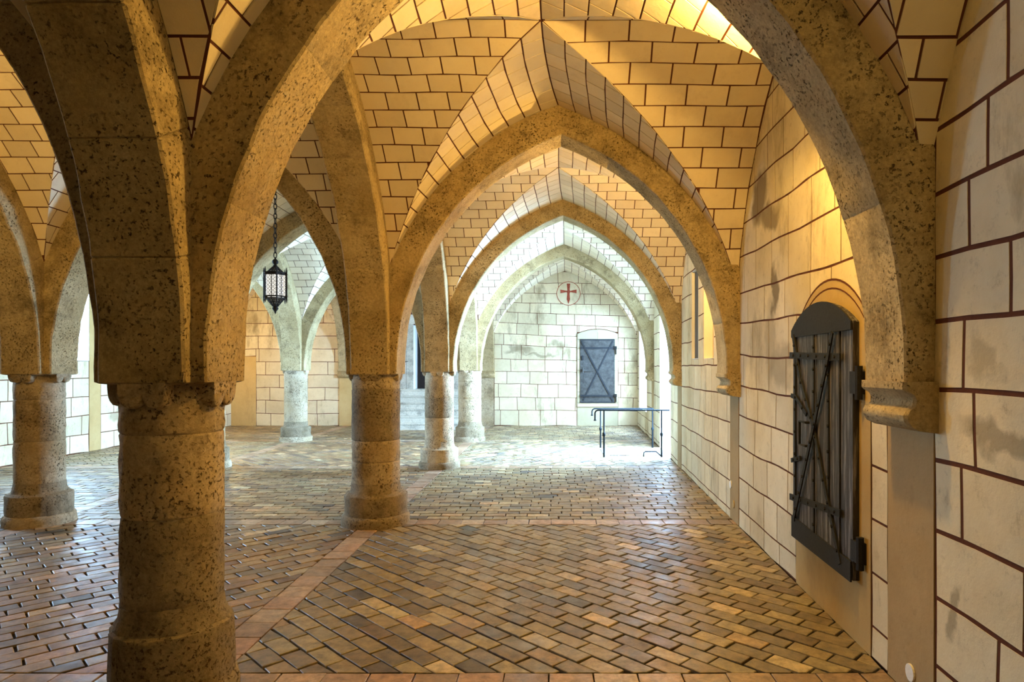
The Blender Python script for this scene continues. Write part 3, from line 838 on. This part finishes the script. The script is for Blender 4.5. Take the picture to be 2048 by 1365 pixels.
column(2, 3, .143, 'third column of the row, pinkish shaft lit white on one side', zc=.905, cuts=(.50, .70), tn=(.8, .15, .6, .6))
column(2, 4, .155, 'last column of the row, beside the back wall pilaster', zc=.91, rb=.192)
column(1, 2, .135, 'squat ochre column near the left edge on a two-step round base', zc=.895, rb=.178)
column(1, 3, .140, 'column hidden behind the nearest one, only a sliver of its base showing', zc=.9)
column(1, 4, .149, 'white column by itself against the yellow back wall', zc=.9)

# ------------------------------------------------------------------ corbels
def corbel(fn_pt, dvec, nvec, half, label, z=.955, proj_=.095, sc_=1.0):
    pr = [(-.02, z + .004), (proj_ * 1.04, z + .004), (proj_ * 1.04, z - .018), (proj_ * .98, z - .024), (proj_ * .80, z - .034), (proj_ * .70, z - .05),
          (proj_ * .74, z - .066), (proj_ * .92, z - .078), (proj_ * 1.0, z - .092), (proj_ * .98, z - .108), (proj_ * .86, z - .124), (proj_ * .6, z - .136), (-.02, z - .145)]
    m = len(pr)
    V = []; st = [(-half * 1.0, .90), (-half * .94, 1.0), (-half * .3, 1.0), (half * .3, 1.0), (half * .94, 1.0), (half, .90)]
    for (s_, k) in st:
        for (o, zz) in pr:
            p = fn_pt + dvec * s_ + nvec * (o * k if o > 0 else o); p.z = zz
            p += Vector((noise.noise(p * 14), noise.noise(p * 14 + Vector((3, 3, 3))), 0)) * .003; V.append(p)
    Fc = [tuple(range(m)), tuple((len(st) - 1) * m + k for k in range(m - 1, -1, -1))]
    for b in range(len(st) - 1):
        for k in range(m): Fc.append((b * m + (k + 1) % m, b * m + k, (b + 1) * m + k, (b + 1) * m + (k + 1) % m))
    o = obj('corbel', V, Fc, 'rib', None, smooth=35)
    tag(o, label, 'corbel', 'moulded corbels under the arches'); return o
cl = {1: 'large rolled stone corbel beside the wooden door', 2: 'moulded corbel on the right wall between the wooden door and the two narrow niches',
      3: 'corbel on the right wall just before the bright entrance', 4: 'farthest corbel on the right wall beyond the entrance'}
for j in (1, 2, 3, 4):
    corbel(rpt(YJ[j], 0), RD, RN, .14, cl[j])
corbel(Vector((-1.151, YB, 0)), Vector((1, 0, 0)), BN, .135, 'corbel on the back wall pilaster beside the iron door bay', proj_=.07)
corbel(Vector((-3.56, YB, 0)), Vector((1, 0, 0)), BN, .135, 'corbel on the back wall between the yellow wall and the stairs', proj_=.07)

# ------------------------------------------------------------------ wooden door on the right wall
def wooden_door():
    y0, y1 = 2.349, 3.0; zb, zs, za = .232, 1.165, 1.262; th = .03
    par = empty('door', tuple(rpt((y0 + y1) / 2, zb, .01)), 'tall arched door of black weathered planks with crossed iron straps', 'door')
    ym = (y0 + y1) / 2; hw = (y1 - y0) / 2; rs = za - zs; R = (hw * hw + rs * rs) / (2 * rs)
    def ztop(y): return zs + math.sqrt(max(0, R * R - (y - ym) ** 2)) - (R - rs)
    def slab(ya, yb, z0, off0, off1, name, mat, n=5, ztop_fn=None, z1=None):
        ys = [ya + (yb - ya) * k / n for k in range(n + 1)]
        pts = [rpt(y, z0, off0) for y in ys] + [rpt(y, (ztop_fn(y) if ztop_fn else z1), off0) for y in reversed(ys)]
        return MB().prism(pts, RN * (off1 - off0)).out(name, mat, par)
    slab(y0 + .004, y1 - .004, zb, .004, .016, 'backing', 'wood', ztop_fn=lambda y: ztop(y) - .004, n=12)
    cuts = [0, .13, .30, .47, .66, .83, 1.0]
    for k in range(6):
        a = y1 - (y1 - y0) * cuts[k]; b = y1 - (y1 - y0) * cuts[k + 1]
        slab(b + .003, a - .003, zb, .016, th + rnd.uniform(-.003, .004), 'plank', 'wood', ztop_fn=ztop)
    # sheet-iron head and foot plates
    n = 14; ys = [y0 - .003 + (y1 - y0 + .006) * k / n for k in range(n + 1)]
    pts = [rpt(y, zs - .03, th + .002) for y in ys] + [rpt(y, ztop(y) + .004, th + .002) for y in reversed(ys)]
    MB().prism(pts, RN * .006).out('head_plate', 'iron', par)
    pts = [rpt(y0, zb - .004, th + .002), rpt(y1, zb - .004, th + .002), rpt(y1, zb + .09, th + .002), rpt(y0, zb + .07, th + .002)]
    MB().prism(pts, RN * .006).out('foot_plate', 'iron', par)
    # straps given as (far fraction from y1, z) paths
    def strap(path, w, name='iron_strap', off=th + .006):
        mb = MB()
        P = [rpt(y, z, off) for y, z in path]
        for a, b in zip(P[:-1], P[1:]):
            d = (b - a).normalized(); s = d.cross(RN).normalized() * w / 2
            mb.prism([a - s - d * .004, b - s + d * .004, b + s + d * .004, a + s - d * .004], RN * .006)
        o = mb.out(name, 'iron', par)
        rv = MB(); L = sum((b - a).length for a, b in zip(P[:-1], P[1:]))
        k = max(2, int(L / .09))
        for q in range(k):
            t = (q + .5) / k * L; 
            for a, b in zip(P[:-1], P[1:]):
                l = (b - a).length
                if t <= l: c = a + (b - a) * t / l; break
                t -= l
            e = RD; z = Vector((0, 0, 1))
            rv.prism([c + RN * .006 + (e * math.cos(g * math.pi / 3) + z * math.sin(g * math.pi / 3)) * .007 for g in range(6)], RN * .004)
        rv.out('rivets', 'iron', o)
        return o
    strap([(3.01, 1.055), (2.44, 1.038)], .028)
    strap([(3.01, .405), (2.44, .455)], .028)
    strap([(2.50, 1.13), (2.56, 1.0), (2.70, .75), (2.94, .33)], .022, off=th + .012)
    strap([(2.97, 1.14), (2.88, .95), (2.72, .76), (2.62, .58), (2.44, .27)], .022)
    strap([(2.99, .87), (2.93, .865), (2.80, .80)], .020)
    strap([(2.99, .575), (2.88, .60)], .020)
    strap([(2.72, 1.13), (2.72, .30)], .012, off=th + .002)
    strap([(2.56, 1.02), (2.56, .42)], .010, off=th + .002)
    strap([(2.955, 1.16), (2.955, .26)], .014, off=th + .002)
    c0 = rpt(2.78, .765, th + .004); c1 = rpt(2.78, .665, th + .004)
    MB().tube([c0, c0 + RN * .014, c0 + RN * .016 + RD * .07, c1 + RN * .016 + RD * .07, c1 + RN * .014, c1], .0055).out('handle', 'iron', par, 40)
    for (y, z0, z1) in ((2.315, .885, 1.005), (2.305, .285, .40)):
        MB().prism([rpt(y - .01, z0 + .02, 0), rpt(y + .06, z0 + .02, 0), rpt(y + .06, z1 - .02, 0), rpt(y - .01, z1 - .02, 0)], RN * .03).tube([rpt(y, z0, .022), rpt(y, z1, .022)], .014).out('hinge', 'iron', par)
    # plaster surround with its painted double outline
    a0, a1 = 2.262, 3.04; hm = (a0 + a1) / 2; hh = (a1 - a0) / 2; z_s, z_a = 1.15, 1.352; r_ = z_a - z_s; RR = (hh * hh + r_ * r_) / (2 * r_)
    def zt(y, dz=0): return z_s + math.sqrt(max(0, RR * RR - (y - hm) ** 2)) - (RR - r_) + dz
    n = 18; ys = [a0 + .002 + (a1 - a0 - .004) * k / n for k in range(n + 1)]
    par2 = wr
    MB().prism([rpt(y, 0, .0008) for y in ys] + [rpt(y, zt(y), .0008) for y in reversed(ys)], RN * .0028).out('door_surround', 'ochre', par2)
    for dz, w in ((0.0, .004), (-.035, .003)):
        mb = MB()
        ysi = ys if dz == 0 else ys[1:-1]
        for a, b in zip(ysi[:-1], ysi[1:]):
            A = rpt(a, zt(a, dz), .0034); B = rpt(b, zt(b, dz), .0034); up = Vector((0, 0, w))
            mb.prism([A - up, B - up, B + up, A + up], RN * .0012)
        mb.out('painted_line', 'joint', par2)
wooden_door()

# ------------------------------------------------------------------ iron door on the back wall
def iron_door():
    x0, x1, z0, z1 = .436, 1.026, .393, 1.478
    par = empty('door', ((x0 + x1) / 2, YB - .05, z0), 'blue-grey sheet iron door in the back wall with crossed straps and a bolt', 'door')
    Y = YB - .012
    MB().box(x0, x1, Y - .012, YB, z0, z1).out('iron_sheet', 'sheet', par)
    def bar(a, b, w, name, yo=0.0):
        A = Vector((a[0], Y - .012 - yo, a[1])); B = Vector((b[0], Y - .012 - yo, b[1])); d = (B - A).normalized(); s = d.cross(Vector((0, 1, 0))) * w / 2
        return MB().prism([A - s, B - s, B + s, A + s], (0, -.008, 0)).out(name, 'strap', par)
    bar((x0 + .02, z1 - .03), (x1 - .03, z0 + .03), .026, 'diagonal_strap', .004)
    bar((x1 - .03, z1 - .03), (x0 + .05, z0 + .04), .024, 'diagonal_strap')
    for z in (z1 - .15, z0 + .12):
        bar((x0, z), (x1 + .02, z), .03, 'cross_strap', .006)
        MB().box(x1 - .01, x1 + .035, Y - .04, Y, z - .02, z + .03).box(x1 + .012, x1 + .03, Y - .035, Y - .015, z - .11, z + .02).out('hinge', 'iron', par)
    bar((x0, z1 - .008), (x1, z1 - .008), .02, 'edge_strap'); bar((x0, z0 + .008), (x1, z0 + .008), .02, 'edge_strap')
    MB().box(x0 + .03, x0 + .23, Y - .035, Y - .01, .93, .965).tube([(x0 + .045, Y - .05, .90), (x0 + .045, Y - .05, 1.0)], .009).out('bolt', 'sheet', par)
    MB().box(x0 + .03, x0 + .06, Y - .03, Y - .01, 1.12, 1.2).out('catch', 'strap', par)
    # stone frame: jamb blocks, cambered head, sill
    fr = empty('door_frame', ((x0 + x1) / 2, YB, .32), kind='structure')
    fx0, fx1 = .389, 1.084
    for (a, b) in ((fx0, x0 - .002), (x1 + .002, fx1)):
        z = .392
        for k in range(6):
            zn = min(z + .185, z1 + .002) if k < 5 else z1 + .002
            if zn - z > .02: MB().box(a + .001, b, YB - .016, YB, z + .002, zn - .002).out('jamb_block', 'frame', fr)
            z = zn
    for (a, b) in ((fx0, (fx0 + fx1) / 2), ((fx0 + fx1) / 2, fx1)):
        n = 6; xs = [a + .002 + (b - a - .004) * k / n for k in range(n + 1)]; xm = (fx0 + fx1) / 2
        pts = [Vector((x, YB, z1 + .004)) for x in xs] + [Vector((x, YB, 1.645 - .075 * ((x - xm) / (xm - fx0)) ** 2)) for x in reversed(xs)]
        MB().prism(pts, (0, -.016, 0)).out('head_block', 'frame', fr)
        q2 = pts[len(xs):]
        for A, B in zip(q2[:-1], q2[1:]):
            MB().prism([A + Vector((0, -.004, .002)), B + Vector((0, -.004, .002)), B + Vector((0, -.004, .012)), A + Vector((0, -.004, .012))], (0, .004, 0)).out('painted_line', 'joint', fr)
    for x in (fx0 - .006, fx1):
        MB().box(x, x + .006, YB - .005, YB, .325, 1.57).out('painted_line', 'joint', fr)
    MB().box(fx0, fx1, YB - .02, YB, .325, .389).out('sill_block', 'frame', fr)
iron_door()

# ------------------------------------------------------------------ red cross in a ring, painted on the back wall
def cross():
    cx, cz = .239, 2.262; Y = YB - .003
    par = empty('painted_cross', (cx, Y, cz - .2), 'faded red cross with flared arms inside a thin circle, high on the back wall', 'wall painting')
    n = 48; mb = MB()
    MB().prism([Vector((cx + .196 * math.cos(2 * math.pi * k / n), Y, cz + .196 * math.sin(2 * math.pi * k / n))) for k in range(n)], (0, .0012, 0)).out('disc', 'plaster', par)
    v = []; f = []
    for r, y in ((.195, -.0016), (.205, -.0016), (.205, .001), (.195, .001)):
        for k in range(n): v.append((cx + r * math.cos(2 * math.pi * k / n), Y + y, cz + r * math.sin(2 * math.pi * k / n)))
    for a in range(4):
        for k in range(n): f.append((a * n + k, a * n + (k + 1) % n, ((a + 1) % 4) * n + (k + 1) % n, ((a + 1) % 4) * n + k))
    mb.add(v, f).out('ring', 'cross', par)
    pts = [(-.030, .17), (.030, .17), (.020, .055), (.03, .045), (.138, .068), (.138, .004), (.03, .022), (.02, .0), (.026, -.10), (.0, -.185), (-.03, -.10), (-.022, 0), (-.03, .022), (-.138, .004), (-.138, .068), (-.03, .045), (-.02, .055)]
    MB().prism([Vector((cx + a, Y - .0012, cz + b)) for a, b in pts], (0, .001, 0)).out('cross', 'cross', par)
cross()

# ------------------------------------------------------------------ stairs and doorway in the back wall
def stairs():
    par = empty('stairs', (-2.13, 10.8, 0), 'six worn pale stone steps rising to the dark doorway in the back wall', 'stairs')
    n = 6; h = .625 / n; y = 10.42
    for k in range(n):
        z0 = k * h; yy = y + k * .13
        ch = .012
        prof = [(yy + .012, z0), (yy + .012, z0 + h - .028), (yy, z0 + h - .02), (yy, z0 + h - .006), (yy + .008, z0 + h), (YB, z0 + h), (YB, z0)]
        MB().prism([Vector((-2.76, a, b)) for a, b in prof], (1.25, 0, 0)).out('step', 'stair', par, 30)
    d = empty('door_1', (-2.06, YB, .625), kind='structure')
    for (a, b) in ((-2.66, -2.53), (-2.525, -2.41), (-1.72, -1.56)):
        MB().box(a, b, YB - .03, YB + .02, .62, 1.74).out('door_jamb', 'stair', d)
    MB().box(-2.66, -1.56, YB - .03, YB + .02, 1.74, 1.90).out('door_lintel', 'stair', d)
    MB().box(-2.45, -1.7, YB + .3, YB + .39, 0, 1.8).out('dark_sheet', 'dark', d)  # near-black sheet closing the opening, doorway shade put into its colour
    MB().box(-2.41, -1.72, YB, YB + .3, 0, .625).out('threshold', 'stair', d)
    mb = MB().tube([(-2.46, 11.0, 1.098), (-2.55, 10.98, 1.082), (-2.585, 10.95, 1.06), (-2.56, 10.7, .975), (-2.50, 10.3, .85), (-2.46, 10.0, .76)], [.004, .011, .011, .010, .010, .010])
    o = empty('handrail', (-2.5, 10.1, .3), 'thin black wrought-iron stair rail with a pointed end', 'handrail')
    mb.out('rail', 'iron', o, 40)
    MB().tube([(-2.46, 10.02, .77), (-2.46, 10.02, 0)], .010).out('post', 'iron', o, 40)
    MB().tube([(-2.575, 10.9, 1.04), (-2.575, 10.9, .40)], .008).out('post', 'iron', o, 40)
stairs()

# ------------------------------------------------------------------ handrails at the entrance
def rail(yy, xl, xp1, xp2, xr, z, hook, label, foot):
    par = empty('handrail', ((xp1 + xp2) / 2, yy, 0), label, 'handrail', 'thin iron handrails at the entrance')
    r = .0085
    MB().tube([(xl, yy, z - hook), (xl, yy, z - .03), (xl + .010, yy, z - .010), (xl + .03, yy, z), (xp1, yy, z), (xp2, yy, z), (xr, yy, z)], r).out('top_rail', 'rail', par, 40)
    MB().tube([(xl, yy, z - hook - .012), (xl, yy, z - hook)], r * 1.7).out('rail_knob', 'rail', par, 40)
    for xp in (xp1, xp2):
        p = MB().tube([(xp, yy, 0), (xp, yy, z * .44), (xp, yy, z * .46), (xp, yy, z * .5), (xp, yy, z * .53), (xp, yy, z)], [r * 1.25, r * 1.2, r * 1.9, r * 2.1, r, r]).out('post', 'rail', par, 40)
    if foot:
        MB().tube([(xp2 - .2, yy, .005), (xp2 - .197, yy, .05), (xp2 - .18, yy, .062), (xp2 - .06, yy, .062), (xp2, yy, .008)], r * .8).out('foot_bracket', 'rail', par, 40)
rail(7.28, .45, .55, 1.19, XW(7.28), .522, .105, 'nearer blue-black handrail with a hooked end beside the bright entrance', True)
rail(8.14, .466, .572, 1.218, XW(8.14) - .08, .484, .075, 'farther handrail on the back side of the bright entrance', False)

# gravelly mat sunk between the rails
mt = empty('doormat', (.97, 7.72, 0), 'grey pebbled mat in the floor between the two entrance handrails', 'mat')
MB().box(.56, 1.27, 7.42, 8.03, -.006, .006).out('mat_base', 'gravel', mt)
mb = MB()
for k in range(420):
    x, y = rnd.uniform(.575, 1.255), rnd.uniform(7.43, 8.02); r = rnd.uniform(.006, .012)
    mb.add([(x - r, y, .005), (x, y - r, .005), (x + r, y, .005), (x, y + r, .005), (x, y, .005 + r * .7)], [(0, 1, 4), (1, 2, 4), (2, 3, 4), (3, 0, 4)])
mb.out('pebbles', 'gravel', mt, kind='stuff')

# ------------------------------------------------------------------ lantern
def lantern():
    cx, cy = -2.297, 5.388; k = 1 / 243.0
    def z(y): return 1 + (VY - y) * k
    par = empty('lantern', (cx, cy, z(629)), 'hexagonal black wrought-iron lantern hanging on a chain in the middle aisle', 'lantern')
    R = .083; n = 6; a0 = math.radians(0)
    V6 = [(math.cos(a0 + q * math.pi / 3), math.sin(a0 + q * math.pi / 3)) for q in range(6)]
    zt, zb = z(550), z(594)
    def ringpts(r, zz): return [Vector((cx + r * a, cy + r * b, zz)) for a, b in V6]
    for zz, nm in ((zt, 'top_band'), (zb, 'bottom_band')):
        mb = MB(); mb.tube(ringpts(R * 1.05, zz), .007, 6, closed=True); mb.tube(ringpts(R * 1.08, zz + (.014 if zz == zt else -.014)), .005, 6, closed=True)
        for q in range(6):   # little spikes round the band
            a, b = V6[q]; mb.tube([(cx + R * a, cy + R * b, zz), (cx + R * 1.28 * a, cy + R * 1.28 * b, zz)], [.005, .001], 5)
        mb.out(nm, 'iron', par)
    for q in range(6):
        a, b = V6[q]
        MB().tube([(cx + R * 1.13 * a, cy + R * 1.13 * b, zb - .055), (cx + R * 1.13 * a, cy + R * 1.13 * b, zb - .03), (cx + R * 1.13 * a, cy + R * 1.13 * b, zt + .03), (cx + R * 1.13 * a, cy + R * 1.13 * b, zt + .06)], [.0015, .006, .006, .0015], 6).out('corner_post', 'iron', par)
    for q in range(6):
        A = Vector((cx + R * V6[q][0], cy + R * V6[q][1], 0)); B = Vector((cx + R * V6[(q + 1) % 6][0], cy + R * V6[(q + 1) % 6][1], 0))
        d = B - A; nn = Vector((d.y, -d.x, 0)).normalized(); c = (A + B) / 2
        g = MB(); inn = 0.97
        g.prism([cx_ + Vector((0, 0, zz)) for cx_, zz in ((A.lerp(c, .03), zb), (B.lerp(c, .03), zb), (B.lerp(c, .03), zt), (A.lerp(c, .03), zt))], -nn * .002)
        pn = g.out('glass_pane', 'glass', par)
        f = MB(); H = zt - zb
        rows, cols = 6, 3
        for rr in range(rows):
            for cc in range(cols):
                m = A.lerp(B, (cc + .5) / cols) + nn * .004; m.z = zb + H * (rr + .5) / rows
                ru_ = d.length / cols * .46; rz = H / rows * .46
                f.tube([m + d.normalized() * ru_ * math.cos(h * math.pi / 4) + Vector((0, 0, rz * math.sin(h * math.pi / 4))) for h in range(8)], .0019, 4, closed=True)
                e = d.normalized() * ru_; zz = Vector((0, 0, rz))
                f.tube([m - e * .8 - zz * .8, m + e * .8 + zz * .8], .0011, 4); f.tube([m - e * .8 + zz * .8, m + e * .8 - zz * .8], .0011, 4)
        for t in (0.5,):
            m = A.lerp(B, t) + nn * .004; f.tube([m + Vector((0, 0, zb)), m + Vector((0, 0, zt))], .003, 4)
        f.out('filigree', 'iron', pn)
    # pierced roof and bottom: ribs, rings and scrolls
    for (za, zc_, rr0, rr1, nm) in ((zt, z(535), R * 1.02, .022, 'pierced_roof'), (zb, z(613), R * 1.02, .02, 'pierced_bottom')):
        mb = MB()
        for q in range(12):
            a = q * math.pi / 6; mb.tube([(cx + rr0 * math.cos(a), cy + rr0 * math.sin(a), za), (cx + (rr0 * .55 + rr1 * .45) * math.cos(a), cy + (rr0 * .55 + rr1 * .45) * math.sin(a), za + (zc_ - za) * .42), (cx + rr1 * math.cos(a), cy + rr1 * math.sin(a), zc_)], .0045, 5)
        for t in (.15, .35, .55, .78, 1.0):
            rr = rr0 + (rr1 - rr0) * t; mb.tube([Vector((cx + rr * math.cos(h * math.pi / 6), cy + rr * math.sin(h * math.pi / 6), za + (zc_ - za) * t)) for h in range(12)], .0042, 5, closed=True)
        mb.out(nm, 'iron', par)
    MB().lathe(cx, cy, [(.002, z(536)), (.02, z(535)), (.018, z(532)), (.010, z(530)), (.022, z(527)), (.026, z(524)), (.02, z(521)), (.007, z(518)), (.004, z(515))], 12).out('finial', 'iron', par, 50)
    MB().lathe(cx, cy, [(.001, z(629)), (.006, z(626)), (.010, z(623)), (.02, z(620)), (.026, z(617)), (.018, z(614)), (.02, z(612))], 12).out('bottom_finial', 'iron', par, 50)
    zz = z(516); top = ZS + WEB_RISE + .0; q = 0; pitch = .040
    ch = empty('chain', (cx, cy, zz), 'black iron chain of oval links holding the lantern', 'chain')
    while zz < top - .01:
        c = Vector((cx, cy, zz + .022)); ax = Vector((1, 0, 0)) if q % 2 == 0 else Vector((0, 1, 0))
        pts = [c + ax * .0125 * math.cos(h * math.pi / 5) + Vector((0, 0, .026 * math.sin(h * math.pi / 5))) for h in range(10)]
        MB().tube(pts, .0038, 6, closed=True).out('link', 'iron', ch, 50); zz += pitch; q += 1
lantern()
